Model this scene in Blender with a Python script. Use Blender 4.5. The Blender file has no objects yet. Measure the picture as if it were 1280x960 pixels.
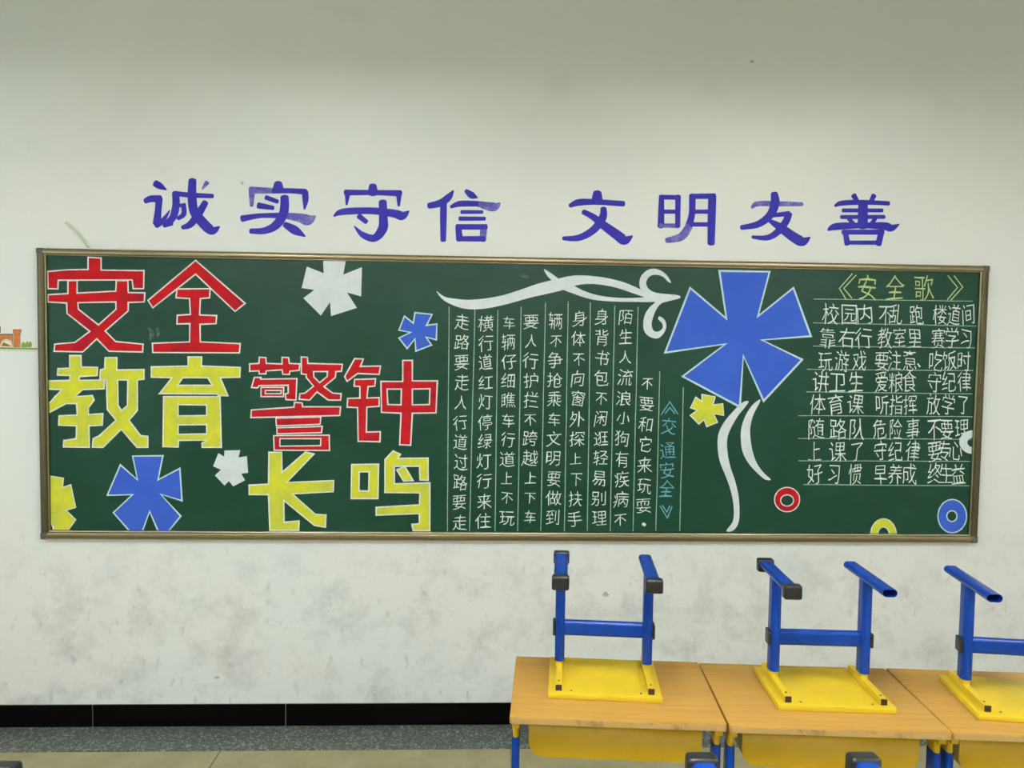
import bpy, bmesh, math, random
from mathutils import Vector, Matrix
from mathutils.geometry import tessellate_polygon
random.seed(7)
C = bpy.context.scene.collection
SC = bpy.context.scene

# ------------------------------------------------------------------ camera
CAM = Vector((-0.18786262, -3.39718367, 1.65019622))
YAW, PITCH, ROLL, F = 0.04200674, 0.05056441, 0.01429493, 1000.0
cy, sy, cp, sp = math.cos(YAW), math.sin(YAW), math.cos(PITCH), math.sin(PITCH)
FW = Vector((sy*cp, cy*cp, -sp)); RT0 = Vector((cy, -sy, 0)); UP0 = RT0.cross(FW)
cr, sr = math.cos(ROLL), math.sin(ROLL)
RT = cr*RT0 + sr*UP0; UP = -sr*RT0 + cr*UP0
cd = bpy.data.cameras.new('camera'); cam = bpy.data.objects.new('camera', cd); C.objects.link(cam)
cd.sensor_width = 36; cd.lens = F/1280*36
m3 = Matrix((RT, UP, -FW)).transposed()
cam.matrix_world = Matrix.Translation(CAM) @ m3.to_4x4()
SC.camera = cam

def onwall(x, y, Y=0.0):
    """where the photograph's point lies on the upright plane at depth Y"""
    d = FW + (x-640)/F*RT - (y-480)/F*UP
    return CAM + d*((Y-CAM.y)/d.y)

# ------------------------------------------------------------------ world, exposure
w = bpy.data.worlds.new('world'); SC.world = w; w.use_nodes = True
wn = w.node_tree; bg = wn.nodes['Background']
bg.inputs[0].default_value = (0.80, 0.90, 1.0, 1); bg.inputs[1].default_value = 3.0
SC.view_settings.view_transform = 'Standard'; SC.view_settings.look = 'None'
SC.view_settings.gamma = 1.0; SC.view_settings.exposure = 0.42
SC.view_settings.use_curve_mapping = False
TUBE_E = 95.0; LAMP_COL = (0.96, 0.99, 1.0); LAMP_Z = 2.79
LAMPS = [(x, y) for y in (-2.5, -5.6) for x in (-1.62, 0.1, 2.05)]

# ------------------------------------------------------------------ helpers
def tag(o, label=None, cat=None, group=None, kind=None):
    if label: o['label'] = label
    if cat: o['category'] = cat
    if group: o['group'] = group
    if kind: o['kind'] = kind
    return o
def link(name, me, mat=None, parent=None):
    o = bpy.data.objects.new(name, me); C.objects.link(o)
    if mat: me.materials.append(mat)
    if parent: o.parent = parent
    return o
def obj(name, bm, mat=None, parent=None, smooth=False):
    me = bpy.data.meshes.new(name); bm.normal_update(); bm.to_mesh(me); bm.free()
    if smooth:
        for p in me.polygons: p.use_smooth = True
        try: me.set_sharp_from_angle(angle=math.radians(40))
        except Exception: pass
    return link(name, me, mat, parent)
def empty(name, loc=(0, 0, 0), rz=0):
    o = bpy.data.objects.new(name, None); C.objects.link(o); o.location = loc; o.rotation_euler = (0, 0, rz)
    o.empty_display_size = .05
    return o
def box(bm, x0, x1, y0, y1, z0, z1, bev=0.0, seg=2):
    r = bmesh.ops.create_cube(bm, size=1)
    vs = r['verts']
    bmesh.ops.scale(bm, vec=(x1-x0, y1-y0, z1-z0), verts=vs)
    bmesh.ops.translate(bm, vec=((x0+x1)/2, (y0+y1)/2, (z0+z1)/2), verts=vs)
    if bev:
        es = list({e for v in vs for e in v.link_edges})
        bmesh.ops.bevel(bm, geom=es, offset=bev, segments=seg, profile=.6, affect='EDGES')
    return bm
def B(*a, **k): return box(bmesh.new(), *a, **k)
def rr(w, h, r, n=6):
    pts = []
    r = min(r, w/2-1e-5, h/2-1e-5)
    for cx, cy_, a0 in ((w/2-r, h/2-r, 0), (-w/2+r, h/2-r, 90), (-w/2+r, -h/2+r, 180), (w/2-r, -h/2+r, 270)):
        for i in range(n+1):
            a = math.radians(a0+90*i/n); pts.append((cx+r*math.cos(a), cy_+r*math.sin(a)))
    return pts
def tube(bm, p0, p1, w, h, r, wall=0.0015, solid=False, wdir=None):
    """hollow rounded tube; w along wdir, h across it"""
    p0, p1 = Vector(p0), Vector(p1); d = (p1-p0).normalized()
    a = Vector(wdir) if wdir else (Vector((1, 0, 0)) if abs(d.x) < .7 else Vector((0, 1, 0)))
    a = (a-d*a.dot(d)).normalized(); b = d.cross(a)
    def ring(P, ww, hh, rad): return [bm.verts.new(P+a*x+b*y) for x, y in rr(ww, hh, rad)]
    o0, o1 = ring(p0, w, h, r), ring(p1, w, h, r); n = len(o0)
    for i in range(n): bm.faces.new((o0[i], o0[(i+1) % n], o1[(i+1) % n], o1[i]))
    if solid:
        bm.faces.new(list(reversed(o0))); bm.faces.new(o1)
    else:
        i0, i1 = ring(p0, w-2*wall, h-2*wall, r-wall), ring(p1, w-2*wall, h-2*wall, r-wall)
        for i in range(n):
            j = (i+1) % n
            bm.faces.new((i0[j], i0[i], i1[i], i1[j]))
            bm.faces.new((o0[j], o0[i], i0[i], i0[j])); bm.faces.new((o1[i], o1[j], i1[j], i1[i]))
    return bm

# ------------------------------------------------------------------ materials
def mat(name, col, rough=.5, metal=0.0, var=None, scale=8, detail=4, lo=.35, hi=.65, bump=0.0, bscale=60,
        stretch=(1, 1, 1), spec=.5, coat=0):
    m = bpy.data.materials.new(name); m.use_nodes = True; N = m.node_tree.nodes; L = m.node_tree.links
    b = N['Principled BSDF']; b.inputs['Base Color'].default_value = (*col, 1)
    b.inputs['Roughness'].default_value = rough; b.inputs['Metallic'].default_value = metal
    b.inputs['Specular IOR Level'].default_value = spec
    if coat: b.inputs['Coat Weight'].default_value = coat; b.inputs['Coat Roughness'].default_value = .08
    if var or bump:
        g = N.new('ShaderNodeNewGeometry'); mp = N.new('ShaderNodeMapping'); mp.inputs['Scale'].default_value = stretch
        tc = N.new('ShaderNodeTexCoord'); L.new(tc.outputs['Object'], mp.inputs['Vector'])
    if var:
        n = N.new('ShaderNodeTexNoise'); n.inputs['Scale'].default_value = scale; n.inputs['Detail'].default_value = detail
        n.inputs['Roughness'].default_value = .65
        L.new(mp.outputs[0], n.inputs['Vector'])
        r = N.new('ShaderNodeValToRGB'); r.color_ramp.elements[0].position = lo; r.color_ramp.elements[1].position = hi
        r.color_ramp.elements[0].color = (*col, 1); r.color_ramp.elements[1].color = (*var, 1)
        L.new(n.outputs['Fac'], r.inputs[0]); L.new(r.outputs[0], b.inputs['Base Color'])
    if bump:
        n2 = N.new('ShaderNodeTexNoise'); n2.inputs['Scale'].default_value = bscale; n2.inputs['Detail'].default_value = 3
        L.new(mp.outputs[0], n2.inputs['Vector'])
        bp = N.new('ShaderNodeBump'); bp.inputs['Strength'].default_value = bump; bp.inputs['Distance'].default_value = .002
        L.new(n2.outputs['Fac'], bp.inputs['Height']); L.new(bp.outputs[0], b.inputs['Normal'])
    return m

M = {}
M['board'] = mat('board_green', (.0035, .042, .020), .38, var=(.008, .055, .032), scale=3.5, lo=.4, hi=.75, spec=.28, bump=.05, bscale=150)
M['gold'] = mat('champagne_aluminium', (.34, .28, .17), .36, metal=1, var=(.29, .235, .14), scale=4, stretch=(.3, 1, 1))
M['bronze'] = mat('bronze_aluminium', (.14, .118, .07), .40, metal=1, var=(.11, .095, .055), scale=5)
M['olive'] = mat('olive_aluminium', (.26, .26, .14), .4, metal=1)
M['lip'] = mat('frame_lip', (.62, .58, .42), .3, metal=1)
M['corner'] = mat('bronze_corner', (.085, .085, .06), .5)
M['white_paint'] = mat('white_poster_paint', (.70, .74, .76), .8, var=(.60, .66, .68), scale=12, spec=.2)
M['outline'] = mat('chalk_white_line', (.74, .74, .70), .9, var=(.50, .55, .50), scale=60, lo=.45, hi=.8, spec=.1)
M['outline_blue'] = mat('chalk_pale_blue_line', (.52, .66, .72), .9, var=(.42, .60, .60), scale=60, lo=.45, hi=.8, spec=.1)
M['red'] = mat('red_poster_paint', (.50, .006, .009), .75, var=(.30, .006, .016), scale=9, lo=.42, hi=.72, spec=.2)
M['yellow'] = mat('yellow_chalk_paint', (.66, .66, .038), .85, var=(.50, .54, .075), scale=11, lo=.4, hi=.7, spec=.15)
M['blue'] = mat('blue_poster_paint', (.038, .102, .53), .75, var=(.044, .118, .57), scale=6, spec=.2)
M['chalk'] = mat('white_chalk', (.74, .79, .74), .95, var=(.34, .46, .38), scale=130, lo=.50, hi=.76, spec=.05)
M['chalk_line'] = mat('faint_chalk', (.36, .50, .40), .95, var=(.18, .32, .24), scale=60, lo=.42, hi=.68, spec=.05)
M['chalk_yellow'] = mat('yellow_chalk', (.50, .60, .26), .95, var=(.30, .42, .22), scale=110, lo=.48, hi=.75, spec=.05)
M['chalk_blue'] = mat('blue_chalk', (.16, .42, .52), .95, var=(.09, .28, .33), scale=110, lo=.45, hi=.72, spec=.05)
M['smear'] = mat('chalk_smear', (.030, .080, .055), .95, var=(.14, .18, .15), scale=60, lo=.42, hi=.62, spec=.05)
M['letter'] = mat('worn_blue_lettering', (.018, .012, .36), .55, var=(.030, .024, .42), scale=10, lo=.45, hi=.75, spec=.35)
M['letter_worn'] = mat('faded_blue_lettering', (.10, .085, .42), .6, var=(.30, .30, .60), scale=34, lo=.45, hi=.78, spec=.3)
M['wood'] = mat('light_wood_laminate', (.50, .275, .055), .45, var=(.40, .21, .036), scale=9, lo=.35, hi=.75, stretch=(.5, 9, 9), spec=.45)
M['wood_edge'] = mat('worn_wood_edge', (.46, .29, .10), .55, var=(.15, .09, .04), scale=14, lo=.50, hi=.68, stretch=(1, 6, 1))
M['yellow_metal'] = mat('yellow_coated_sheet', (.60, .37, .002), .45, var=(.52, .31, .002), scale=6, lo=.4, hi=.75)
M['seat'] = mat('yellow_painted_seat', (.70, .49, .018), .45, var=(.58, .40, .012), scale=7, lo=.4, hi=.8)
M['blue_metal'] = mat('blue_enamelled_steel', (.002, .034, .24), .27, var=(.003, .042, .29), spec=.26, scale=8)
M['black'] = mat('black_plastic', (.009, .009, .009), .36, var=(.024, .023, .021), scale=50, lo=.5, hi=.8)
M['plug'] = mat('brown_plastic_plug', (.030, .014, .012), .5)
M['screw'] = mat('steel_screw', (.25, .22, .16), .4, metal=.8)
M['tile_black'] = mat('polished_black_tile', (.0015, .0015, .0012), .45, var=(.003, .002, .002), scale=5, spec=.05)
M['grout'] = mat('pale_grout', (.30, .31, .27), .9)
M['terrazzo'] = mat('beige_terrazzo', (.36, .325, .18), .5, var=(.27, .24, .125), scale=7, lo=.35, hi=.75)
M['ceiling'] = mat('ceiling_cream', (.72, .67, .55), .9)
M['side'] = mat('side_wall_white', (.74, .76, .72), .9, var=(.70, .72, .68), scale=2)
M['white_metal'] = mat('white_lacquer', (.8, .8, .78), .4)
M['cable'] = mat('cream_cable', (.60, .66, .40), .5)
M['brick'] = mat('orange_print', (.62, .22, .045), .6, var=(.45, .13, .03), scale=60)
M['brick_dark'] = mat('brown_print', (.22, .14, .09), .6)
M['grass'] = mat('green_print', (.26, .38, .05), .6, var=(.14, .28, .05), scale=70)
M['cream_print'] = mat('cream_print', (.70, .66, .42), .6)
M['strip'] = mat('strip_print', (.66, .64, .54), .6)
M['scuff'] = mat('grey_scuff', (.34, .35, .32), .9, var=(.52, .53, .50), scale=40, lo=.4, hi=.6)

def wall_material():
    m = bpy.data.materials.new('scuffed_white_plaster'); m.use_nodes = True; N = m.node_tree.nodes; L = m.node_tree.links
    b = N['Principled BSDF']; b.inputs['Roughness'].default_value = .85; b.inputs['Specular IOR Level'].default_value = .2
    tc = N.new('ShaderNodeTexCoord'); sx = N.new('ShaderNodeSeparateXYZ'); L.new(tc.outputs['Object'], sx.inputs[0])
    def noise(scale, detail, lo, hi, stretch=(1, 1, 1), r=.6):
        mp = N.new('ShaderNodeMapping'); mp.inputs['Scale'].default_value = stretch; L.new(tc.outputs['Object'], mp.inputs[0])
        n = N.new('ShaderNodeTexNoise'); n.inputs['Scale'].default_value = scale; n.inputs['Detail'].default_value = detail
        n.inputs['Roughness'].default_value = r; L.new(mp.outputs[0], n.inputs['Vector'])
        mr = N.new('ShaderNodeMapRange'); mr.inputs[1].default_value = lo; mr.inputs[2].default_value = hi
        L.new(n.outputs['Fac'], mr.inputs[0]); return mr.outputs[0]
    def mul(a, bb):
        x = N.new('ShaderNodeMath'); x.operation = 'MULTIPLY'
        for i, v in enumerate((a, bb)):
            if isinstance(v, float): x.inputs[i].default_value = v
            else: L.new(v, x.inputs[i])
        return x.outputs[0]
    def mix(f, a, bcol):
        x = N.new('ShaderNodeMix'); x.data_type = 'RGBA'; L.new(f, x.inputs[0])
        for i, v in ((6, a), (7, bcol)):
            if isinstance(v, tuple): x.inputs[i].default_value = (*v, 1)
            else: L.new(v, x.inputs[i])
        return x.outputs[2]
    base = mix(noise(1.1, 3, .35, .65), (.745, .775, .75), (.785, .785, .745))
    # scuffs left by pupils on the part of the wall they reach (below the board)
    h = N.new('ShaderNodeMapRange'); h.inputs[1].default_value = .95; h.inputs[2].default_value = .55; L.new(sx.outputs['Z'], h.inputs[0])
    c1 = mix(mul(mul(noise(4.5, 6, .48, .72, (1, 1, 1.2), .72), h.outputs[0]), .7), base, (.46, .48, .46))
    c2 = mix(mul(mul(noise(16, 4, .60, .74, (1.6, 1, .8)), h.outputs[0]), .5), c1, (.34, .34, .31))
    c3 = mix(mul(noise(3.2, 5, .60, .85), .35), c2, (.56, .56, .50))
    L.new(c3, b.inputs['Base Color'])
    n = N.new('ShaderNodeTexNoise'); n.inputs['Scale'].default_value = 35; n.inputs['Detail'].default_value = 4
    L.new(tc.outputs['Object'], n.inputs['Vector'])
    bp = N.new('ShaderNodeBump'); bp.inputs['Strength'].default_value = .12; bp.inputs['Distance'].default_value = .003
    L.new(n.outputs['Fac'], bp.inputs['Height']); L.new(bp.outputs[0], b.inputs['Normal'])
    return m
M['wall'] = wall_material()
def speckle_material():
    m = bpy.data.materials.new('grey_terrazzo'); m.use_nodes = True; N = m.node_tree.nodes; L = m.node_tree.links
    b = N['Principled BSDF']; b.inputs['Roughness'].default_value = .4
    tc = N.new('ShaderNodeTexCoord'); v = N.new('ShaderNodeTexVoronoi'); v.inputs['Scale'].default_value = 150
    L.new(tc.outputs['Object'], v.inputs['Vector'])
    sp_ = N.new('ShaderNodeSeparateColor'); L.new(v.outputs['Color'], sp_.inputs[0])
    r = N.new('ShaderNodeValToRGB'); e = r.color_ramp.elements
    e[0].position = 0; e[0].color = (.055, .068, .058, 1); e[1].position = 1; e[1].color = (.36, .38, .34, 1)
    k = e.new(.55); k.color = (.085, .10, .088, 1); k = e.new(.8); k.color = (.16, .18, .155, 1)
    L.new(sp_.outputs[0], r.inputs[0]); L.new(r.outputs[0], b.inputs['Base Color'])
    return m
M['terrazzo_grey'] = speckle_material()
def emit(name, col, s):
    m = bpy.data.materials.new(name); m.use_nodes = True; N = m.node_tree.nodes
    b = N['Principled BSDF']; b.inputs['Emission Color'].default_value = (*col, 1); b.inputs['Emission Strength'].default_value = s
    return m
M['tube_lit'] = emit('lit_fluorescent_tube', LAMP_COL, TUBE_E)
def glass():
    m = bpy.data.materials.new('window_glass'); m.use_nodes = True; N = m.node_tree.nodes; L = m.node_tree.links
    N.remove(N['Principled BSDF']); t = N.new('ShaderNodeBsdfTransparent'); t.inputs[0].default_value = (.92, .95, .94, 1)
    g = N.new('ShaderNodeBsdfGlossy'); g.inputs['Roughness'].default_value = .03; x = N.new('ShaderNodeMixShader')
    x.inputs[0].default_value = .07; L.new(t.outputs[0], x.inputs[1]); L.new(g.outputs[0], x.inputs[2])
    L.new(x.outputs[0], N['Material Output'].inputs['Surface']); return m
M['glass'] = glass()

# ------------------------------------------------------------------ the room
RX0, RX1, RY, RZ = -3.5, 3.5, -8.0, 3.35
def struct(name, bm, m, parent=None):
    o = obj(name, bm, m, parent)
    if parent is None: o['kind'] = 'structure'
    return o
wall_back = struct('wall_back', B(RX0-.2, RX1+.2, 0, .2, -.1, RZ+.1), M['wall'])
struct('wall_right', B(RX1, RX1+.2, RY, 0, -.1, RZ+.1), M['side'])
struct('wall_front', B(RX0-.2, RX1+.2, RY-.2, RY, -.1, RZ+.1), M['side'])
struct('ceiling', B(RX0, RX1, RY, 0, RZ, RZ+.1), M['ceiling'])
added_wins = [(-3.0, -1.2), (-6.4, -4.4)]; WZ0, WZ1 = 1.0, 2.6  # unseen left-wall openings, added to let in cool ambient skylight
bm = bmesh.new()
box(bm, RX0-.2, RX0, RY, 0, -.1, WZ0); box(bm, RX0-.2, RX0, RY, 0, WZ1, RZ+.1)
box(bm, RX0-.2, RX0, added_wins[0][1], 0, WZ0, WZ1); box(bm, RX0-.2, RX0, added_wins[1][1], added_wins[0][0], WZ0, WZ1); box(bm, RX0-.2, RX0, RY, added_wins[1][0], WZ0, WZ1)
struct('wall_left', bm, M['side'])
for k, (a, b_) in enumerate(added_wins):
    bm = bmesh.new(); x0, x1 = RX0-.14, RX0-.08
    box(bm, x0, x1, a, b_, WZ0, WZ0+.05); box(bm, x0, x1, a, b_, WZ1-.05, WZ1)
    box(bm, x0, x1, a, a+.05, WZ0+.05, WZ1-.05); box(bm, x0, x1, b_-.05, b_, WZ0+.05, WZ1-.05)
    fr = struct('window_%d' % (k+1), bm, M['white_metal'])
    mid = (a+b_)/2
    struct('mullion', B(x0, x1, mid-.025, mid+.025, WZ0+.05, WZ1-.05), M['white_metal'], fr)
    for p, q in ((a+.05, mid-.025), (mid+.025, b_-.05)):
        struct('pane', B(RX0-.113, RX0-.107, p, q, WZ0+.05, WZ1-.05), M['glass'], fr)

# floor: slab, grey terrazzo border along the wall, beige terrazzo fields
floor = struct('floor', B(RX0, RX1, RY, 0, -.1, -.006), M['grout'])
BW = .217; J = .0025
SX = [-.04+1.165*k for k in range(-3, 4)]
edges = [RX0]+[x for x in SX if RX0 < x < RX1]+[RX1]
bedges = [RX0, -1.80, -.0, 1.8, RX1]
for a, b_ in zip(bedges[:-1], bedges[1:]):
    struct('border_tile', B(a+J*.3, b_-J*.3, -BW+J, -.012, -.006, 0, bev=.0008, seg=1), M['terrazzo_grey'], floor)
ys = [-BW]
while ys[-1]-1.165 > RY: ys.append(ys[-1]-1.165)
ys.append(RY)
for y1, y0 in zip(ys[:-1], ys[1:]):
    for a, b_ in zip(edges[:-1], edges[1:]):
        struct('floor_tile', B(a+J, b_-J, y0+J, y1-J, -.006, 0, bev=.0008, seg=1), M['terrazzo'], floor)
# black tile skirting
bb = struct('baseboard_back', B(RX0, RX1, -.008, 0, 0, .094), M['grout'])
e0 = [-1.805+.81*k for k in range(-2, 7)]
e0 = [RX0]+[x for x in e0 if RX0 < x < RX1 and abs(x+.185) > .05]+[RX1]
for a, b_ in zip(e0[:-1], e0[1:]):
    struct('skirting_tile', B(a+.002, b_-.002, -.014, -.008, .001, .096, bev=.001, seg=1), M['tile_black'], bb)
struct('baseboard_left', B(RX0, RX0+.012, RY, -.02, 0, .096), M['tile_black'])
struct('baseboard_right', B(RX1-.012, RX1, RY, -.02, 0, .096), M['tile_black'])

# ------------------------------------------------------------------ flat drawing helpers (on an upright plane)
def catmull(pts, n=6, closed=False):
    out = []; N_ = len(pts); dim = len(pts[0])
    rng = range(N_) if closed else range(N_-1)
    for i in rng:
        g = lambda k: pts[k % N_] if closed else pts[max(0, min(N_-1, k))]
        p0, p1, p2, p3 = g(i-1), g(i), g(i+1), g(i+2)
        for s in range(n):
            t = s/n
            out.append(tuple(.5*((2*p1[d])+(-p0[d]+p2[d])*t+(2*p0[d]-5*p1[d]+4*p2[d]-p3[d])*t*t+(-p0[d]+3*p1[d]-3*p2[d]+p3[d])*t**3) for d in range(dim)))
    if not closed: out.append(tuple(pts[-1]))
    return out
class Sheet:
    """collects flat polygons given in photograph pixels and lays them on the plane at depth Y"""
    def __init__(s, Y): s.Y = Y; s.bm = bmesh.new(); s.k = 0
    def fill(s, loops, dz=0.0):
        pts = [[onwall(x, y, s.Y-dz) for x, y in lp] for lp in loops]
        flat = [p for lp in pts for p in lp]
        vs = [s.bm.verts.new(p) for p in flat]
        for t in tessellate_polygon(pts):
            try: s.bm.faces.new([vs[i] for i in t])
            except ValueError: pass
    def line(s, loop, w, closed=True, dz=0.0):
        n = len(loop); L_, R_ = [], []
        for i in range(n):
            p = Vector(loop[i])
            a = Vector(loop[i-1]) if (closed or i > 0) else p
            c = Vector(loop[(i+1) % n]) if (closed or i < n-1) else p
            d1 = (p-a); d2 = (c-p)
            if d1.length < 1e-6: d1 = d2
            if d2.length < 1e-6: d2 = d1
            d1.normalize(); d2.normalize()
            n1 = Vector((-d1.y, d1.x)); n2 = Vector((-d2.y, d2.x)); m_ = n1+n2
            if m_.length < .2: m_ = n1
            m_.normalize(); k = 1/max(.45, m_.dot(n1))
            ww = w*(1+.12*math.sin(i*2.7+n))
            L_.append(s.bm.verts.new(onwall(*(p+m_*ww/2*k), s.Y-dz))); R_.append(s.bm.verts.new(onwall(*(p-m_*ww/2*k), s.Y-dz)))
        for i in range(n if closed else n-1):
            j = (i+1) % n
            s.bm.faces.new((L_[i], L_[j], R_[j], R_[i]))
    def brush(s, pts, step=.00006, n=7):
        """round-ended stroke of changing width"""
        s.k += 1; Y = s.Y-step*s.k
        sm = catmull(pts, n); L_, R_ = [], []
        m_ = len(sm); loop = []
        for i in range(m_):
            a = sm[max(0, i-1)]; c = sm[min(m_-1, i+1)]
            d = Vector((c[0]-a[0], c[1]-a[1])).normalized(); nn = Vector((-d.y, d.x)); p = Vector(sm[i][:2]); h = max(.3, sm[i][2]/2)
            L_.append(p+nn*h); R_.append(p-nn*h)
            if i == 0: d0, n0, h0 = d, nn, h
            if i == m_-1: d1, n1, h1 = d, nn, h
        cap = lambda P, d, nn, h: [P+nn*h*math.cos(a)+d*h*.55*math.sin(a) for a in [math.pi*k/6 for k in range(1, 6)]]
        V = lambda q: s.bm.verts.new(onwall(q[0], q[1], Y))
        vl, vr = [V(q) for q in L_], [V(q) for q in R_]
        for i in range(m_-1): s.bm.faces.new((vl[i], vl[i+1], vr[i+1], vr[i]))
        c1 = [V(q) for q in cap(Vector(sm[-1][:2]), d1, n1, h1)]; s.bm.faces.new([vl[-1]]+c1+[vr[-1]])
        c0 = [V(q) for q in cap(Vector(sm[0][:2]), -d0, n0, h0)]; s.bm.faces.new([vr[0]]+list(reversed(c0))+[vl[0]])
    def build(s, name, m, parent, origin=True):
        bmesh.ops.recalc_face_normals(s.bm, faces=s.bm.faces[:])
        s.bm.normal_update()
        for f in s.bm.faces:
            if f.normal.y > 0: f.normal_flip()
        if not s.bm.verts: return None
        c = Vector((0, 0, 0))
        if origin:
            lo = Vector([min(v.co[i] for v in s.bm.verts) for i in range(3)]); hi = Vector([max(v.co[i] for v in s.bm.verts) for i in range(3)])
            c = (lo+hi)/2; bmesh.ops.translate(s.bm, vec=-c, verts=s.bm.verts[:])
        o = obj(name, s.bm, m, None)
        o.location = c
        if parent:
            o.parent = parent
            o.location = c-parent_world(parent)
        return o
def parent_world(p):
    v = Vector((0, 0, 0))
    while p: v = v+Vector(p.location); p = p.parent
    return v
def T(ox, oy, pts, s=280/1280):  # crop frame -> photograph pixels
    return [(ox+p[0]*s, oy+p[1]*s)+tuple(q*s for q in p[2:]) for p in pts]

# ------------------------------------------------------------------ the blackboard
BX0, BX1, BZ0, BZ1 = -2.0, 2.0, .80896, 2.01256
FACE = -.014   # plane of the writing surface
board = empty('blackboard', (0, 0, BZ0))
tag(board, 'long green chalkboard in a brass-coloured frame covered with painted characters and chalk writing', 'blackboard')
o = obj('writing_surface', B(BX0+.02, BX1-.02, FACE, -.001, .02, BZ1-BZ0-.02), M['board'], board)
prof = [(0, -.001), (0, -.024), (.003, -.029), (.008, -.031), (.021, -.0305), (.027, -.0285), (.029, -.024), (.031, -.0225), (.034, -.0225), (.036, -.020), (.037, FACE+.001)]
H = BZ1-BZ0
def rail(a, b_, inward, mname, k=1, ka=1, kb=1, lip=False):
    """a, b_: outer corners; mitred extrusion of the frame profile"""
    bm = bmesh.new(); a, b_ = Vector(a), Vector(b_); d = (b_-a).normalized(); i_ = Vector(inward)
    rows = []
    for t, y in prof:
        p = a+d*t*ka+i_*t*k; q = b_-d*t*kb+i_*t*k
        p.y = y; q.y = y
        rows.append((bm.verts.new(p), bm.verts.new(q)))
    for r0, r1 in zip(rows[:-1], rows[1:]): bm.faces.new((r0[0], r0[1], r1[1], r1[0]))
    bmesh.ops.recalc_face_normals(bm, faces=bm.faces[:]); bm.normal_update()
    if sum(f.normal.y for f in bm.faces) > 0:
        for f in bm.faces: f.normal_flip()
    r = obj('frame_rail', bm, M[mname], board, smooth=True)
    r.data.materials.append(M['lip'] if lip else M['olive'])
    for j, p in enumerate(r.data.polygons):
        if j in (7, 8) and (lip or mname == 'bronze'): p.material_index = 1
    return r
TK = .80
rail((BX0, 0, H), (BX1, 0, H), (0, 0, -1), 'gold', k=TK)
rail((BX0, 0, 0), (BX1, 0, 0), (0, 0, 1), 'gold', lip=True)
rail((BX0, 0, 0), (BX0, 0, H), (1, 0, 0), 'bronze', kb=TK)['label'] = 'duller bronze side rail'
rail((BX1, 0, 0), (BX1, 0, H), (-1, 0, 0), 'bronze', kb=TK)['label'] = 'duller bronze side rail'
for x, z in ((BX0, 0), (BX1, 0), (BX0, H), (BX1, H)):
    sx_, sz_ = (1 if x < 0 else -1), (1 if z == 0 else -1)
    bm = bmesh.new()
    xs = sorted((x-sx_*.0008, x+sx_*.0290)); zs = sorted((z-sz_*.0008, z+sz_*(.0290 if z == 0 else .0235)))
    box(bm, xs[0], xs[1], -.0318, -.002, zs[0], zs[1], bev=.006, seg=3)
    obj('corner_cap', bm, M['corner'], board, smooth=True)

Y0 = FACE-.0006
def drawn(name, label, loops, m, frame, outline='outline', w=1.65, parent=board, smooth=False, lift=0.0):
    """loops: list of shapes, each shape = [outer, hole, hole...] in a crop frame"""
    if isinstance(frame, tuple) and not isinstance(frame[0], tuple):
        tr = lambda lp: T(frame[0], frame[1], lp)
    s = Sheet(Y0-lift); allr = []
    for k, shape in enumerate(loops):
        real = [tr(lp) for lp in shape]
        if smooth: real = [catmull(lp, 4, True) for lp in real]
        s.fill(real, dz=.00008*k); allr += real
    o = s.build(name, M[m], parent); o['label'] = label
    if outline:
        s2 = Sheet(Y0-.0006)
        for lp in allr: s2.line(lp, w); 
        s2.build('outline', M[outline], o)
    return o
c1, c2, c3, c4, c7, c8, c5 = (40, 300), (300, 300), (40, 480), (300, 480), (780, 320), (780, 470), (540, 320)
dn = lambda lp: [(x, y-823) for x, y in lp]
drawn('painted_character', 'large red character 安 outlined in white, top left of the board', [
    [[(320,98),(395,103),(395,172),(640,175),(638,278),(578,278),(572,228),(150,230),(148,280),(92,278),(88,180),(200,170),(320,168)]],
    [[(205,232),(258,232),(258,303),(478,292),(482,232),(548,232),(550,300),(645,302),(642,354),(550,357),(550,405),(418,520),(478,580),(635,595),(632,640),(440,636),(370,565),(290,640),(126,636),(130,595),(245,585),(330,522),(200,420),(198,360),(90,354),(92,312),(205,306)],
     [(262,358),(478,354),(480,395),(380,485),(265,395)]]], 'red', c1)
drawn('painted_character', 'large red character 全 outlined in white, beside the first red one', [
    [[(935,116),(1218,362),(1160,408),(935,195),(690,388),(663,345)]],
    [[(828,280),(1018,278),(1015,330),(962,335),(958,428),(1055,432),(1052,478),(960,482),(962,582),(1190,592),(1185,645),(690,643),(688,590),(900,582),(902,478),(828,480),(830,430),(905,425),(900,335),(823,330)]]], 'red', c1)
drawn('painted_character', 'large yellow character 教 at the left edge of the second line', [
    [[(215,660),(280,660),(282,725),(375,728),(372,775),(272,780),(268,802),(415,800),(412,850),(290,855),(245,895),(345,888),(355,915),(322,960),(322,998),(405,992),(402,1058),(325,1062),(328,1185),(180,1182),(182,1145),(252,1135),(255,1062),(152,1058),(155,1005),(258,1000),(255,935),(195,935),(95,988),(82,950),(170,855),(90,852),(92,805),(215,802),(218,775),(145,772),(148,735),(215,732)]],
    [[(418,672),(485,672),(485,742),(640,740),(640,795),(602,800),(602,973),(555,1030),(620,1118),(662,1122),(662,1185),(600,1185),(510,1082),(405,1185),(345,1184),(350,1135),(385,1118),(480,1030),(430,968),(425,800),(388,795),(390,742),(415,735)],
     [(490,800),(548,800),(545,945),(512,975),(492,945)]]], 'yellow', c1)
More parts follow.
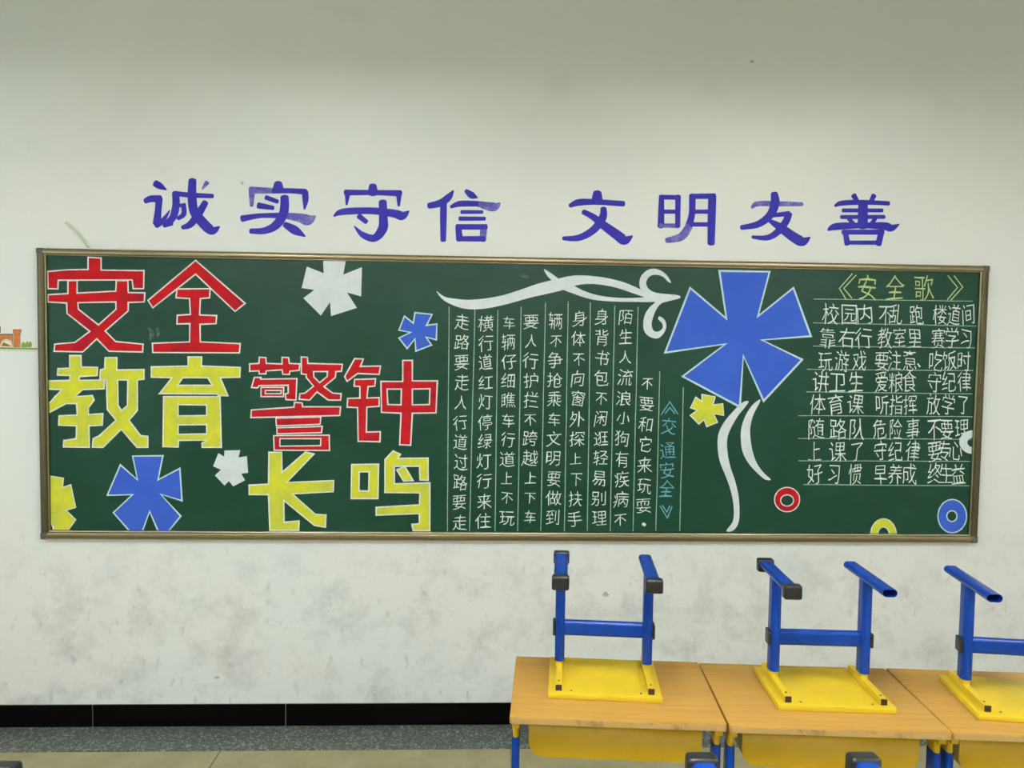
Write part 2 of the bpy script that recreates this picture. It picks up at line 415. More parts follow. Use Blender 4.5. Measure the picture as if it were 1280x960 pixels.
drawn('painted_character', 'large yellow character 育 to the right of the leftmost yellow one', [
    [[(892,668),(970,668),(968,720),(1190,728),(1188,784),(1075,787),(1120,890),(1065,888),(1058,880),(728,878),(800,787),(682,784),(682,725),(892,720)],
     [(862,787),(1005,787),(1030,830),(832,830)]],
    [[(752,895),(1075,895),(1082,1185),(972,1185),(972,1160),(1000,1145),(838,1145),(835,1183),(748,1181)],
     [(835,941),(998,943),(998,1003),(835,1005)], [(835,1057),(998,1055),(998,1108),(835,1110)]]], 'yellow', c1)
drawn('painted_character', 'large red character 警, the densest one, between yellow 育 and red 钟', [
    [[(55,708),(108,705),(110,670),(148,672),(150,705),(240,708),(240,670),(278,672),(282,705),(342,708),(338,745),(285,750),(282,768),(245,768),(240,742),(150,748),(148,765),(110,765),(108,748),(55,750)]],
    [[(82,785),(120,785),(118,795),(325,792),(320,915),(262,912),(258,880),(275,875),(275,830),(110,832),(100,845),(65,843)]],
    [[(120,842),(250,842),(248,895),(120,895)], [(145,860),(236,860),(234,878),(145,878)]],
    [[(350,668),(385,670),(388,705),(585,710),(580,750),(548,752),(545,785),(480,838),(530,875),(578,878),(575,915),(505,915),(440,868),(398,915),(338,910),(342,878),(370,875),(420,835),(378,785),(378,768),(350,765)],
     [(420,752),(500,752),(498,780),(455,815),(422,782)]],
    [[(312,928),(355,931),(357,953),(575,953),(570,1003),(62,1015),(65,971),(308,955)]],
    [[(205,1018),(462,1011),(458,1053),(208,1063)]], [[(210,1073),(470,1065),(466,1101),(212,1108)]],
    [[(192,1118),(510,1115),(512,1203),(195,1201)], [(228,1135),(462,1135),(460,1175),(228,1178)]]], 'red', c2, w=1.6)
drawn('painted_character', 'large red character 钟 at the right end of the second line', [
    [[(655,678),(705,680),(688,722),(803,720),(795,768),(672,763),(612,808),(598,780)]],
    [[(655,797),(775,793),(770,835),(732,838),(725,903),(795,900),(795,950),(725,955),(722,1098),(802,1095),(800,1153),(675,1150),(672,958),(612,955),(615,905),(685,903),(685,838),(652,835)]],
    [[(930,688),(985,688),(985,805),(1128,805),(1120,988),(985,990),(975,1173),(912,1170),(920,990),(808,985),(805,808),(930,808)],
     [(840,852),(922,852),(920,942),(845,940)], [(985,852),(1085,850),(1082,940),(985,942)]]], 'red', c2)
drawn('painted_character', 'large yellow character 长 in the bottom line', [
    [[(165,390),(238,390),(240,505),(375,388),(422,400),(268,562),(535,552),(532,615),(300,628),(430,745),(492,748),(488,818),(425,808),(250,665),(252,790),(338,782),(335,836),(170,836),(163,632),(52,632),(52,578),(163,572)]]], 'yellow', c4)
drawn('painted_character', 'large yellow character 鸣 at the right end of the bottom line', [
    [[(638,460),(792,458),(788,655),(635,655)], [(682,502),(738,502),(735,612),(680,610)]],
    [[(875,382),(918,402),(900,425),(1075,423),(1075,550),(1028,548),(1025,470),(882,470),(882,570),(1085,565),(1085,838),(990,838),(982,802),(1025,798),(1025,740),(778,750),(778,705),(1025,690),(1028,622),(828,620),(828,432)]],
    [[(895,490),(942,472),(990,552),(935,555)]]], 'yellow', c4)
drawn('painted_flower', 'white six-petalled flower touching the top frame', [[[(475,118),(605,118),(590,198),(697,155),(692,322),(612,300),(668,388),(520,435),(515,355),(462,432),(362,332),(425,285),(352,275),(382,152),(478,190)]]], 'white_paint', c2, None)
drawn('painted_flower', 'small blue flower with pale outline, above the red character 钟', [[[(1000,415),(1098,425),(1065,488),(1125,480),(1122,570),(1062,555),(1095,600),(1005,635),(1000,565),(955,620),(908,560),(975,528),(908,515),(940,435),(990,475)]]], 'blue', c2, 'outline_blue', 1.7)
drawn('painted_flower', 'medium blue flower cut off by the bottom frame, lower left', [[[(575,412),(748,410),(720,548),(845,482),(857,667),(735,630),(850,755),(778,843),(722,843),(672,728),(630,843),(560,843),(465,735),(575,632),(430,636),(505,462),(603,548)]]], 'blue', c3, 'outline_blue', 1.8)
drawn('painted_flower', 'small white flower between the blue flower and the yellow character 长', [[[(1100,380),(1190,378),(1180,420),(1228,412),(1235,508),(1195,512),(1218,550),(1150,585),(1125,555),(1100,580),(1045,522),(1080,490),(1035,470),(1065,395),(1098,415)]]], 'white_paint', c3, None)
drawn('painted_flower', 'yellow flower cut off by the left frame, bottom left corner', [[[(80,522),(180,538),(175,590),(222,575),(250,705),(195,722),(250,775),(205,838),(125,838),(100,765),(80,740)]]], 'yellow', c3, 'outline', 1.2)
bf = drawn('painted_flower', 'very large blue flower with pale outline, right of the white ribbons', [[[(545,85),(832,90),(765,345),(968,182),(1068,458),(788,480),(1018,592),(798,828),(682,570),(662,862),(335,688),(580,503),(235,552),(378,182),(585,358)]]], 'blue', c7, 'outline_blue', 2.4)
drawn('painted_flower', 'small yellow flower below the very large blue flower', [[[(445,105),(522,118),(508,165),(565,158),(570,225),(512,215),(535,265),(472,290),(458,250),(428,275),(378,225),(420,195),(380,182),(410,120),(445,145)]]], 'yellow', c8, 'outline', 1.2)
rb = drawn('painted_ribbon', 'white twisted ribbon with curled end, left of the very large blue flower', [
    [[(25,200),(70,232),(130,244),(230,250),(380,230),(500,195),(600,160),(700,135),(810,112),(950,118),(1080,145),(1180,185),(1280,228),(1250,245),(1150,213),(1050,180),(950,162),(880,160),(815,170),(745,195),(650,218),(560,238),(400,282),(280,303),(180,300),(100,272),(55,242)]],
    [[(640,75),(680,98),(740,140),(810,170),(870,200),(950,225),(1050,238),(1150,240),(1280,233),(1280,258),(1150,262),(1000,258),(900,245),(800,212),(740,187),(690,145),(655,108)]],
    [[(x+1097, y) for x, y in [(270,152),(250,145),(225,120),(190,108),(155,112),(132,135),(128,165),(150,195),(200,213),(308,224),(308,245),(170,262),(60,260),(60,240),(130,235),(105,205),(88,165),(98,115),(140,78),(190,75),(240,105)]]],
    [[(x+1097, y) for x, y in [(130,238),(308,240),(255,258),(215,270),(188,300),(168,345),(158,390),(168,425),(195,432),(220,412),(218,385),(195,360),(205,345),(232,365),(242,400),(228,440),(195,470),(155,465),(122,440),(110,400),(118,340),(145,295),(180,258)]]],
    ], 'white_paint', c5, None, smooth=True)
drawn('painted_ribbon', 'long white S-shaped tail below the very large blue flower', [[[(712,145),(680,150),(630,195),(575,260),(540,330),(535,410),(548,490),(580,570),(605,640),(622,710),(628,780),(620,835),(585,885),(620,885),(650,850),(660,790),(655,690),(635,600),(608,520),(592,440),(590,360),(610,300),(650,230),(690,180)]]], 'white_paint', c8, None, smooth=True)
drawn('painted_ribbon', 'short curved white tail beside the S-shaped one', [[[(775,135),(735,165),(695,225),(670,300),(668,370),(680,440),(720,510),(790,580),(822,595),(838,590),(800,555),(760,500),(735,430),(722,350),(722,290),(740,220),(775,152)]]], 'white_paint', c8, None, smooth=True)
def oval(cx, cy_, rx, ry, a0=0, a1=360, n=28):
    return [(cx+rx*math.cos(math.radians(a0+(a1-a0)*i/n)), cy_+ry*math.sin(math.radians(a0+(a1-a0)*i/n))) for i in range(n if a1-a0 == 360 else n+1)]
R2 = (1000, 480)
drawn('painted_ring', 'red ring with white outline, below the ribbon tails', [[oval(932, 706, 72, 70), oval(932, 711, 37, 32)]], 'red', c8, 'outline', 1.3)
drawn('painted_ring', 'blue ring with pale outline in the bottom right corner', [[oval(870, 755, 82, 95), oval(868, 755, 29, 31)]], 'blue', R2, 'outline_blue', 1.5)
drawn('painted_ring', 'yellow half ring cut off by the bottom frame', [[oval(477, 862, 74, 92, 180, 360, 18)+list(reversed(oval(477, 862, 33, 45, 180, 360, 12)))]], 'yellow', R2, 'outline', 1.2)
drawn('painted_ring', 'white half ring cut off by the right frame', [[oval(990, 332, 80, 68, 90, 270, 18)+list(reversed(oval(990, 334, 34, 27, 90, 270, 12)))]], 'white_paint', R2, None, lift=.0010)

# chalk rules -------------------------------------------------------
def rule(p0, p1, m='chalk_line', w=1.0):
    s = Sheet(Y0); pts = []
    n = 8
    for i in range(n+1):
        t = i/n; pts.append((p0[0]+(p1[0]-p0[0])*t+random.uniform(-.2, .2), p0[1]+(p1[1]-p0[1])*t+random.uniform(-.2, .2)))
    s.line(pts, w, closed=False)
    return s.build('chalk_line', M[m], board)
K = 280/1280
tops = [(98, 290), (245, 305), (376, 310), (510, 290), (648, 265), (778, 260), (905, 265), (1045, 285), (1178, 290)]
bots = [88, 215, 360, 490, 622, 757, 888, 1018, 1148]
for (tx, ty), bx in zip(tops, bots): rule((540+tx*K, 320+ty*K), (540+bx*K, 470+888*K), w=1.05)
rule((780+205*K, 320+660*K), (780+182*K, 470+885*K), w=1.05); rule((780+340*K, 320+750*K), (780+318*K, 470+885*K), w=1.05)
for x0, y0, x1, y1 in [(78,245,985,258),(75,382,1010,400),(75,515,1000,525),(40,648,990,655),(35,776,985,788),(-10,912,990,918),(-10,1042,990,1048),(-10,1170,985,1173),(20,1306,980,1313)]:
    rule((1000+x0*K, 320+y0*K), (1000+x1*K, 320+y1*K), w=1.0)

# handwriting -------------------------------------------------------
cache = {}
def glyph(ch, thin):
    key = (ch, thin)
    if key not in cache:
        cu = bpy.data.curves.new('t', 'FONT'); cu.body = ch; cu.resolution_u = 3; cu.offset = thin
        ob = bpy.data.objects.new('t', cu); C.objects.link(ob); bpy.context.view_layer.update()
        dg = bpy.context.evaluated_depsgraph_get(); me = ob.evaluated_get(dg).to_mesh()
        cache[key] = ([(v.co.x, v.co.y) for v in me.vertices], [tuple(p.vertices) for p in me.polygons])
        ob.evaluated_get(dg).to_mesh_clear(); bpy.data.objects.remove(ob); bpy.data.curves.remove(cu)
    return cache[key]
def write(ch, px, py, w_, h_, m='chalk', shear=None, label=None, thin=-0.009, name='chalk_character'):
    vs, fs = glyph(ch, thin)
    sh = random.uniform(-.02, .10) if shear is None else shear
    tilt = random.uniform(-.02, .10); rot = random.uniform(-.06, .04); ph = random.uniform(0, 6)
    bm = bmesh.new(); out = []
    for x, y in vs:
        u = (x-.5)/.92; v = (y-.375)/.92
        u2 = u+sh*v+.028*math.sin(5*v+ph)+.012*math.sin(9*v+3*u+ph); v2 = v-.02*u+tilt*u+.028*math.sin(6*u+ph*1.7)+.012*math.sin(10*u-4*v+ph)
        c_, s_ = math.cos(rot), math.sin(rot)
        u2, v2 = c_*u2-s_*v2, s_*u2+c_*v2
        out.append((px+u2*w_, py-v2*h_))
    pts = [onwall(x, y, Y0) for x, y in out]
    c = onwall(px, py, Y0)
    bv = [bm.verts.new(p-c) for p in pts]
    for f in fs:
        try: bm.faces.new([bv[i] for i in f])
        except ValueError: pass
    bm.normal_update()
    for f in bm.faces:
        if f.normal.y > 0: f.normal_flip()
    o = obj(name, bm, M[m], board); o.location = c-Vector(board.location)
    if label: o['label'] = label
    return o
COLS = [("走路要走人行道过路要走", 578, 403, 574.5, 653), ("横行道红灯停绿灯行来住", 608, 404, 604.5, 651),
        ("车辆仔细瞧车行道上不玩", 636.5, 403, 633.5, 647), ("要人行护拦不跨越上下车", 664.5, 402, 662, 646),
        ("辆不争抢乘车文明要做到", 695, 401, 691, 647), ("身体不向窗外探上下扶手", 724, 398, 719, 649),
        ("身背书包不闲逛轻易别理", 753, 397, 749, 648), ("陌生人流浪小狗有疾病不", 783, 396, 775, 650),
        ("不要和它来玩耍", 809.5, 480, 805, 632)]
SMALL = set('人小上下不车')
for txt, xa, ya, xb, yb in COLS:
    n = len(txt)
    for i, ch in enumerate(txt):
        t = i/(n-1); s = .84 if ch in SMALL else 1.0
        write(ch, xa+(xb-xa)*t+random.uniform(-.8, .8), ya+(yb-ya)*t+random.uniform(-.6, .6), 18.2*s*random.uniform(.92, 1.06), 20.0*s*random.uniform(.92, 1.05))
s = Sheet(Y0); s.brush(T(*c8, [(108, 845, 18), (120, 852, 18)])); s.build('chalk_full_stop', M['chalk'], board)
for ch, x, y in (('交', 836, 533), ('通', 834.5, 563), ('安', 834, 588), ('全', 833, 611)):
    write(ch, x, y, 19, 21, 'chalk_blue', label='pale blue chalk character')
for pts in ([(212,222),(262,148),(308,218)], [(235,215),(262,180),(290,215)], [(205,742),(248,812),(275,745)], [(218,738),(245,778),(262,740)]):
    s = Sheet(Y0); s.line(T(*c8, pts), 1.3, closed=False); s.build('chalk_bracket', M['chalk_blue'], board)['label'] = 'pale blue chalk bracket'
R1 = (1000, 320)
for pts in ([(300,100),(225,185),(262,245)], [(322,108),(250,185),(296,240)], [(845,112),(900,180),(842,250)], [(880,112),(930,178),(862,252)]):
    s = Sheet(Y0); s.line(T(*R1, pts), 1.3, closed=False); s.build('chalk_bracket', M['chalk_yellow'], board)['label'] = 'yellow chalk bracket'
for ch, x in (('安', 385), ('全', 542), ('歌', 708)):
    write(ch, 1000+x*K, 320+182*K, 24, 31, 'chalk_yellow', label='yellow chalk character')
ROWS = [(335, "校175园283内370不490乱548跑665楼800道880间962"), (470, "靠158右268行365教485室568里655赛790学868习950"),
        (600, "玩145游240戏340要468注540意628吃775饭855时935"), (720, "讲120卫215生320爱465粮548食625守768纪850律940"),
        (848, "体100育205课318听470指550挥632放762学848了935"), (989, "随90路218队325危455险545事645不768要838理925"),
        (1116, "上83课215了325守460纪545律645要770专825心890"), (1246, "好85习195惯315早460养545成625终768生835益905")]
import re
SOLO = set('175 283 370 120 215 320 100 205 318 90 218 325 83 85 195 158 268 365'.split())
for y, line in ROWS:
    for ch, x in re.findall(r'(\D)(\d+)', line):
        small = .82 if ch in '了习上' else 1.0
        write(ch, 1000+int(x)*K, 320+(y+random.uniform(-3, 3))*K, (20.5 if x in SOLO else 17.2)*small*random.uniform(.95, 1.05), 26*random.uniform(.95, 1.03), shear=random.uniform(-.02, .06))
s = Sheet(Y0); s.brush(T(*R1, [(672, 615, 6), (685, 632, 10)])); s.build('chalk_comma', M['chalk'], board)
# faint smears left by the duster
for pts, m_ in (([(186,410,4),(190,418,6),(188,424,3)], 'smear'), ([(196,410,3),(198,416,4),(197,421,2)], 'smear'), ([(650,344,3),(656,345,4),(660,347,2)], 'smear')):
    s = Sheet(Y0); s.brush(pts); s.build('chalk_smear', M[m_], board)
s = Sheet(Y0)
for p in ([(58,655,1),(60,664,1)], [(63,650,1),(63,665,1)], [(58,664,1),(66,664,1)], [(67,657,1),(66,664,1)]): s.brush(p, n=3)
s.build('chalk_scribble', M['chalk'], board)

# ------------------------------------------------------------------ blue characters on the wall
A_, Bc, Cc, Dc = (160, 200), (400, 200), (680, 200), (900, 200)
def lettering(ch, pos, frame, strokes, worn=()):
    s = Sheet(-.0012); strokes = [[(x, y, w_*1.14) for x, y, w_ in st] for st in strokes]
    for k, st in enumerate(strokes):
        if k not in worn: s.brush(T(*frame, st))
    o = s.build('wall_character', M['letter'], None)
    tag(o, 'blue brush-style character %s on the wall above the board, %s' % (ch, pos), 'wall lettering', 'eight blue brush-style characters above the board')
    if worn:
        for k in worn:
            s = Sheet(-.0010-.00006*k); s.brush(T(*frame, strokes[k]))
            s.build('faded_stroke', M['letter_worn'], o)['label'] = 'faded scratched stroke'
    return o
lettering('诚', 'first from the left', A_, [
    [(155,133,34),(185,150,32),(220,170,6)], [(98,235,26),(130,222,34),(185,222,36)], [(178,222,36),(172,290,34),(165,362,42)],
    [(160,368,40),(200,345,26),(238,288,6)], [(262,190,24),(350,200,26),(484,206,22)], [(272,188,36),(274,260,38),(255,330,36),(208,372,26)],
    [(262,262,14),(325,258,22)], [(318,262,24),(318,310,26),(285,334,20)], [(205,376,20),(250,360,26)],
    [(368,116,40),(366,200,44),(376,290,46),(420,350,50),(478,402,46),(522,382,10)], [(452,128,24),(425,165,10)], [(442,242,32),(402,310,38),(355,368,34),(310,386,20)]], worn=(10,))
lettering('实', 'second from the left', A_, [
    [(858,132,40),(858,168,58)], [(700,172,36),(830,176,28)], [(830,176,28),(930,176,26),(1015,182,30)], [(708,168,34),(706,262,18)], [(1012,182,32),(1014,230,30),(1008,282,8)],
    [(788,214,24),(855,238,22)], [(745,260,32),(830,274,22)], [(652,335,34),(760,318,24),(900,318,30)], [(900,318,30),(980,330,44),(1030,342,54),(1072,320,8)],
    [(895,212,42),(890,300,46),(848,370,44),(780,404,34),(700,406,26)], [(896,368,28),(955,402,44),(1012,436,8)]], worn=(1, 3, 8))
lettering('守', 'third from the left', Bc, [
    [(302,146,38),(302,190,54)], [(145,186,30),(300,186,26),(460,190,32)], [(158,182,32),(152,255,10)], [(450,192,30),(450,262,12)],
    [(80,320,10),(130,296,32),(290,290,34),(420,305,40),(470,318,44),(508,292,8)], [(358,238,40),(362,330,44),(358,392,48),(312,446,38),(245,428,30),(196,378,6)], [(222,320,28),(265,354,24)]])
lettering('信', 'fourth from the left', Bc, [
    [(762,175,8),(735,212,34),(690,245,36),(622,262,30)], [(706,240,34),(705,340,34),(704,460,28)], [(834,176,20),(868,202,34),(900,215,6)],
    [(748,268,16),(800,250,30),(900,250,28)], [(900,250,28),(990,268,46),(1030,246,8)], [(808,297,20),(928,297,18)], [(798,335,22),(942,335,20)],
    [(790,382,30),(798,455,36)], [(782,382,28),(950,382,28)], [(936,386,34),(930,458,34)], [(795,450,26),(938,450,28)]], worn=(4, 9))
lettering('文', 'first of the right-hand four', Cc, [
    [(305,186,42),(303,232,58)], [(148,262,20),(200,242,34),(300,240,28),(455,250,28)], [(340,276,30),(335,330,40),(282,400,38),(200,444,32),(110,448,20)],
    [(225,296,26),(280,325,32),(340,372,42),(420,430,50),(462,458,48),(505,434,8)]])
lettering('明', 'sixth from the left', Cc, [
    [(672,206,26),(668,380,34)], [(766,206,28),(764,380,26)], [(665,212,24),(775,214,24)], [(670,295,22),(765,295,20)], [(662,374,20),(768,376,24)],
    [(848,202,34),(845,310,32),(825,385,38)], [(838,208,26),(975,206,28)], [(850,295,20),(955,295,22)], [(840,368,22),(955,368,22)], [(962,206,40),(958,340,40),(955,478,36)],
    [(828,380,38),(785,438,40),(700,460,26)]], worn=(4, 10))
lettering('友', 'seventh from the left', Dc, [
    [(182,272,16),(215,250,26),(330,250,26),(470,252,20)], [(310,192,36),(314,245,46),(288,312,40),(220,366,34),(122,386,24)], [(285,318,20),(395,306,26)],
    [(394,306,34),(376,352,36),(330,410,34),(270,444,28),(185,440,16)], [(282,346,18),(340,382,40),(420,440,50),(472,465,48),(514,442,8)]], worn=(0,))
lettering('善', 'rightmost of the eight', Dc, [
    [(764,202,28),(788,242,22)], [(880,202,26),(862,240,22)], [(658,262,14),(700,246,26),(830,242,24),(965,248,22)], [(702,288,20),(928,288,20)], [(692,326,20),(940,325,20)],
    [(818,242,48),(815,380,52)], [(735,334,20),(760,362,22)], [(888,334,20),(868,362,22)], [(618,400,12),(665,380,36),(820,374,28),(940,378,40),(980,388,36),(1022,368,8)],
    [(716,408,26),(728,480,30)], [(702,412,24),(932,412,26)], [(922,412,30),(905,482,32)], [(720,472,20),(910,472,22)]])

# ------------------------------------------------------------------ small things on the wall
strip = Sheet(-.0008)
strip.fill([[(-90, 432.5), (47, 436.5), (47, 439.5), (-90, 437.5)]])
so = strip.build('border_sticker', M['strip'], None)
tag(so, 'printed border sticker with an orange brick tower and green bush, left of the board', 'wall sticker')
def sticker(name, loops, m, k):
    s = Sheet(-.0010-.0002*k); s.fill(loops); return s.build(name, M[m], so)
sticker('grass_strip', [[(-90, 431), (0, 434), (47, 435), (47, 437), (-90, 435)]], 'grass', 1)
sticker('castle_wall', [[(-30, 418.5), (16.5, 418.5), (16.5, 433), (-30, 432)], [(1, 432.8), (3.5, 427.5), (8, 425.5), (13, 427.5), (15.5, 432.8)]], 'brick', 0)
sticker('arch', [[(0, 432), (2.5, 426), (8, 423.5), (14, 426), (16, 432.5), (14, 432.5), (12.5, 428), (8, 426), (4, 428), (2, 432.5)]], 'cream_print', 2)
sticker('wall_coping', [[(-30, 417.2), (16, 417.2), (16, 418.8), (-30, 418.8)]], 'brick_dark', 2)
sticker('tower', [[(16, 414), (17, 418), (17, 434), (25.5, 434), (25.5, 418), (27, 414), (27, 411.5), (16, 411.5)]], 'brick', 1)
sticker('flag_pole', [[(-1, 408), (1, 408), (1, 416), (-1, 416)]], 'brick_dark', 1)
sticker('bush', [[(26.5, 434), (27, 429), (29.5, 427), (31.5, 429.5), (33.5, 426), (36, 428), (38, 426), (40, 430), (39, 434)]], 'grass', 1)
# cable stub above the left end of the board
a, b_ = onwall(82, 278, -.004), onwall(111, 309, -.004)
bm = bmesh.new(); mid = (a+b_)/2+Vector((.006, -.003, .006))
pts = [a+(mid-a)*t/3 for t in range(3)]+[mid+(b_-mid)*t/3 for t in range(4)]
for p, q in zip(pts[:-1], pts[1:]): tube(bm, p, q, .010, .006, .0029, solid=True)
tag(obj('cable', bm, M['cable'], None, smooth=True), 'short cream cable slanting up the wall from the top left of the board', 'cable')
# wall plug and marks
p = onwall(303, 229, 0)
bm = bmesh.new(); tube(bm, p, p+Vector((0, -.006, 0)), .012, .012, .006, wall=.004)
tag(obj('wall_plug', bm, M['scuff'], None), 'tiny wall plug between the first two blue characters', 'wall plug')
for x, y, r, lb in ((757, 743, 3.2, 'dark smudge on the wall behind the left upturned stool'), (940, 77, 2, 'small dark spot high on the wall'), (271, 847, 2.4, 'small dark smudge above the skirting on the left')):
    s = Sheet(-.0005)
    s.fill([[(x+r*(1+.35*math.sin(3*a))*math.cos(a)*1.3, y+r*(1+.3*math.cos(2*a+x))*math.sin(a)*.8) for a in [2*math.pi*i/16 for i in range(16)]]])
    s.build('smudge', M['scuff'], wall_back)['label'] = lb

# ------------------------------------------------------------------ school desk (origin on the floor, below the middle of its top)
DW, DD, DH, DT = .514, .372, .760, .019
def make_desk(name='school_desk'):
    t = empty(name)
    bm = B(-DW/2, DW/2, -DD/2, DD/2, DH-DT, DH, bev=.0035, seg=2)
    top = obj('desktop', bm, M['wood'], t, smooth=True)
    eb = obj('edge_band', B(-DW/2+.005, DW/2-.005, -DD/2-.0008, -DD/2+.004, DH-DT+.002, DH-.004), M['wood_edge'], top)
    # tray: open-backed sheet box with rounded lower corners
    z1, z0, hw = DH-DT-.001, DH-DT-.108, .211
    sec = [(-hw, z1), (-hw, z0+.038)]
    for i in range(1, 7):
        a = math.radians(180+90*i/6); sec.append((-hw+.038+.038*math.cos(a), z0+.038+.038*math.sin(a)))
    sec += [(-x, z) for x, z in reversed(sec)]
    bm = bmesh.new(); yb, yf = DD/2-.02, -DD/2+.058
    fr = [bm.verts.new((x, yf, z)) for x, z in sec]; bk = [bm.verts.new((x, yb, z)) for x, z in sec]
    for i in range(len(sec)-1): bm.faces.new((fr[i], fr[i+1], bk[i+1], bk[i]))
    bm.faces.new(fr)
    tr = obj('tray', bm, M['yellow_metal'], t, smooth=True)
    md = tr.modifiers.new('thickness', 'SOLIDIFY'); md.thickness = .0015; md.offset = 0
    for s in (-1, 1):
        x = s*.243; ly = -DD/2+.055
        obj('top_bracket', B(x-.009, x+.009, -.17, .17, DH-DT-.018, DH-DT, bev=.002), M['yellow_metal'], t)
        lg = obj('leg', tube(bmesh.new(), (x, ly, .03), (x, ly, .692), .019, .046, .009), M['blue_metal'], t, smooth=True)
        obj('leg_sleeve', tube(bmesh.new(), (x, ly, .50), (x, ly, DH-DT-.010), .015, .040, .007), M['yellow_metal'], lg, smooth=True)
        ft = obj('foot_rail', tube(bmesh.new(), (x, -.19, .022), (x, .19, .022), .022, .038, .010), M['blue_metal'], t, smooth=True)
        for q in (-1, 1):
            obj('foot_cap', B(x-.0132, x+.0132, q*.19-.014, q*.19+.014, 0, .044, bev=.006), M['black'], ft, smooth=True)
    obj('crossbar', tube(bmesh.new(), (-.236, ly, .24), (.236, ly, .24), .026, .044, .012), M['blue_metal'], t, smooth=True)
    return t
# ------------------------------------------------------------------ upturned stool (origin on the desk, seat face down)
SWX, SWY, ST = .286, .235, .016
def make_stool(caps=((1, 1), (1, 1)), name='upturned_stool'):
    t = empty(name)
    bm = B(-SWX/2, SWX/2, -SWY/2, SWY/2, 0, ST, bev=.004, seg=2)
    seat = obj('seat', bm, M['seat'], t, smooth=True)
    for x, y in ((-.10, -.10), (.075, -.10), (.112, .09)):
        obj('screw', tube(bmesh.new(), (x+.016, y, ST-.0005), (x+.016, y, ST+.0015), .006, .006, .003, solid=True), M['screw'], seat)
    top = .309   # outer face of the foot rails
    for k, s in enumerate((-1, 1)):
        x = s*.116
        sr_ = obj('side_rail', tube(bmesh.new(), (x, -.105, ST+.0085), (x, .105, ST+.0085), .017, .017, .002, wall=.0016), M['seat'], t)
        for q in (-1, 1):
            obj('end_plug', B(x-.0076, x+.0076, q*.101-.0046, q*.101+.0046, ST+.0010, ST+.0160), M['plug'], sr_)
        obj('screw', tube(bmesh.new(), (x, -.085, ST+.0165), (x, -.085, ST+.0182), .005, .005, .0024, solid=True), M['plug'], sr_)
        lg = obj('leg', tube(bmesh.new(), (x, .028, ST+.031), (x, .028, top-.016), .026, .044, .012), M['blue_metal'], t, smooth=True)
        obj('leg_sleeve', tube(bmesh.new(), (x, .028, ST+.014), (x, .028, ST+.10), .019, .036, .009), M['seat'], lg, smooth=True)
        fr_ = obj('foot_rail', tube(bmesh.new(), (x, -.115, top-.010), (x, .135, top-.010), .036, .020, .0098), M['blue_metal'], t, smooth=True)
        for q, on in zip((-1, 1), caps[k]):
            if not on: continue
            ye = -.115 if q < 0 else .135
            bm = bmesh.new()
            ya, yb = sorted((ye+q*.006, ye-q*.020))
            box(bm, x-.022, x+.022, ya, yb, top-.032, top+.004, bev=.007, seg=3)
            fc = obj('foot_cap', bm, M['black'], fr_, smooth=True)
            box2 = obj('cap_ridge', B(x-.018, x+.018, ye-q*.014-.003, ye-q*.014+.003, top+.003, top+.007, bev=.001), M['black'], fr_)
            bpy.data.objects.remove(box2)
        obj('crossbar_cap', B(*sorted((x+s*.012, x+s*.019)), .010, .046, .114, .152, bev=.003), M['black'], t, smooth=True)
    obj('crossbar', tube(bmesh.new(), (-.106, .028, .133), (.106, .028, .133), .022, .042, .0105), M['blue_metal'], t, smooth=True)
    return t
def copy_tree(o, parent=None):
    c = o.copy(); C.objects.link(c); c.parent = parent
    for ch in list(o.children): copy_tree(ch, c)
    return c
RZ_ = math.radians(-5.0)
u_ = Vector((math.cos(RZ_), math.sin(RZ_), 0)); v_ = Vector((-math.sin(RZ_), math.cos(RZ_), 0))
BL = Vector((-.0713, -1.1597, 0))
desk0 = make_desk()
spots = [(0, 0, 'school desk at the left end of the back row, whole yellow tray showing', 0),
         (1, 0, 'school desk in the middle of the three in the back row', .3),
         (2, 0, 'school desk at the right edge of the photo, cut off by it', 0)]
desks = []
for i, (k, r, lb, extra) in enumerate(spots):
    d = desk0 if i == 0 else copy_tree(desk0)
    p = BL+u_*(k*(DW+.0035)+DW/2)-v_*(DD/2+(.004 if k == 1 else 0)); d.location = p; d.rotation_euler = (0, 0, RZ_+math.radians([0, .35, 0][k]))
    tag(d, 'light wood-topped '+lb, 'desk', 'desks in the back row'); desks.append(d)
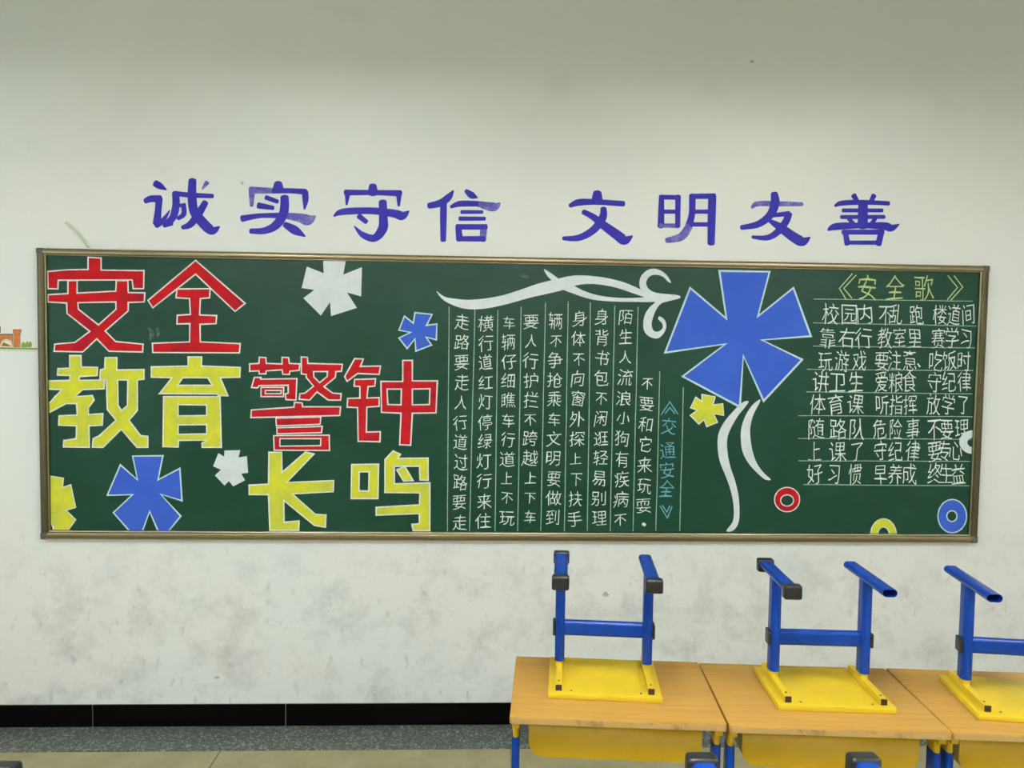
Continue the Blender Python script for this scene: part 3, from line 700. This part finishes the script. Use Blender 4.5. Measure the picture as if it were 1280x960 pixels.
# the row in front of it, below the frame: only the stool feet reach into the photograph
for x, y, lb in ((.27, -2.40, 'right'), (-.97, -2.40, 'left')):
    d = copy_tree(desk0); d.location = (x, y, 0); d.rotation_euler = (0, 0, math.radians(-1.5))
    tag(d, 'light wood-topped school desk nearest the camera, under the %s near upturned stool' % lb, 'desk', 'desks in the near row')
stools = [((.151, -1.335, DH), -6.5, ((1, 1), (1, 0)), 'leftmost of the back row, in front of the blank wall'),
          ((.708, -1.403, DH), -4.5, ((1, 1), (0, 0)), 'middle of the back row, only its left foot rail capped'),
          ((1.184, -1.470, DH), -9.5, ((0, 0), (1, 1)), 'cut off by the right edge of the photo'),
          ((.249, -2.436, DH), -.5, ((1, 1), (1, 1)), 'in the near row, only two black foot caps showing'),
          ((-.945, -2.44, DH), -2, ((1, 1), (1, 1)), 'bottom left corner, only one black foot cap showing')]
for loc, rz, caps, lb in stools:
    s_ = make_stool(caps); s_.location = loc; s_.rotation_euler = (0, 0, math.radians(rz))
    tag(s_, 'blue-legged yellow upturned stool, '+lb, 'stool', 'upturned stools on the desks')

# ------------------------------------------------------------------ hanging fluorescent lamps with opaque reflectors
def make_lamp():
    t = empty('hanging_lamp')
    bm = bmesh.new(); sec = [(-.11, 0), (-.105, .012), (-.05, .06), (.05, .06), (.105, .012), (.11, 0)]
    y0, y1 = -.62, .62
    a = [bm.verts.new((x, y0, z)) for x, z in sec]; b2 = [bm.verts.new((x, y1, z)) for x, z in sec]
    for i in range(len(sec)-1): bm.faces.new((a[i], a[i+1], b2[i+1], b2[i]))
    bm.faces.new(a); bm.faces.new(b2)
    r = obj('reflector', bm, M['white_metal'], t); md = r.modifiers.new('thickness', 'SOLIDIFY'); md.thickness = .002
    for s in (-1, 1):
        obj('lamp_tube', tube(bmesh.new(), (s*.045, -.59, .008), (s*.045, .59, .008), .026, .026, .0129, solid=True), M['tube_lit'], t, smooth=True)
        obj('hanger', tube(bmesh.new(), (0, s*.5, .06), (0, s*.5, RZ-LAMP_Z), .008, .008, .0039, solid=True), M['white_metal'], t)
    return t
lamp0 = make_lamp(); names = ['left', 'middle', 'right']
lamps = [lamp0]+[copy_tree(lamp0) for _ in LAMPS[1:]]
for i, ((x, y), l) in enumerate(zip(LAMPS, lamps)):
    l.location = (x, y, LAMP_Z)
    tag(l, 'white hanging fluorescent lamp with twin tubes, %s row, %s pair from the board' % (names[i % 3], 'first' if i < 3 else 'second'), 'lamp', 'hanging classroom lamps')
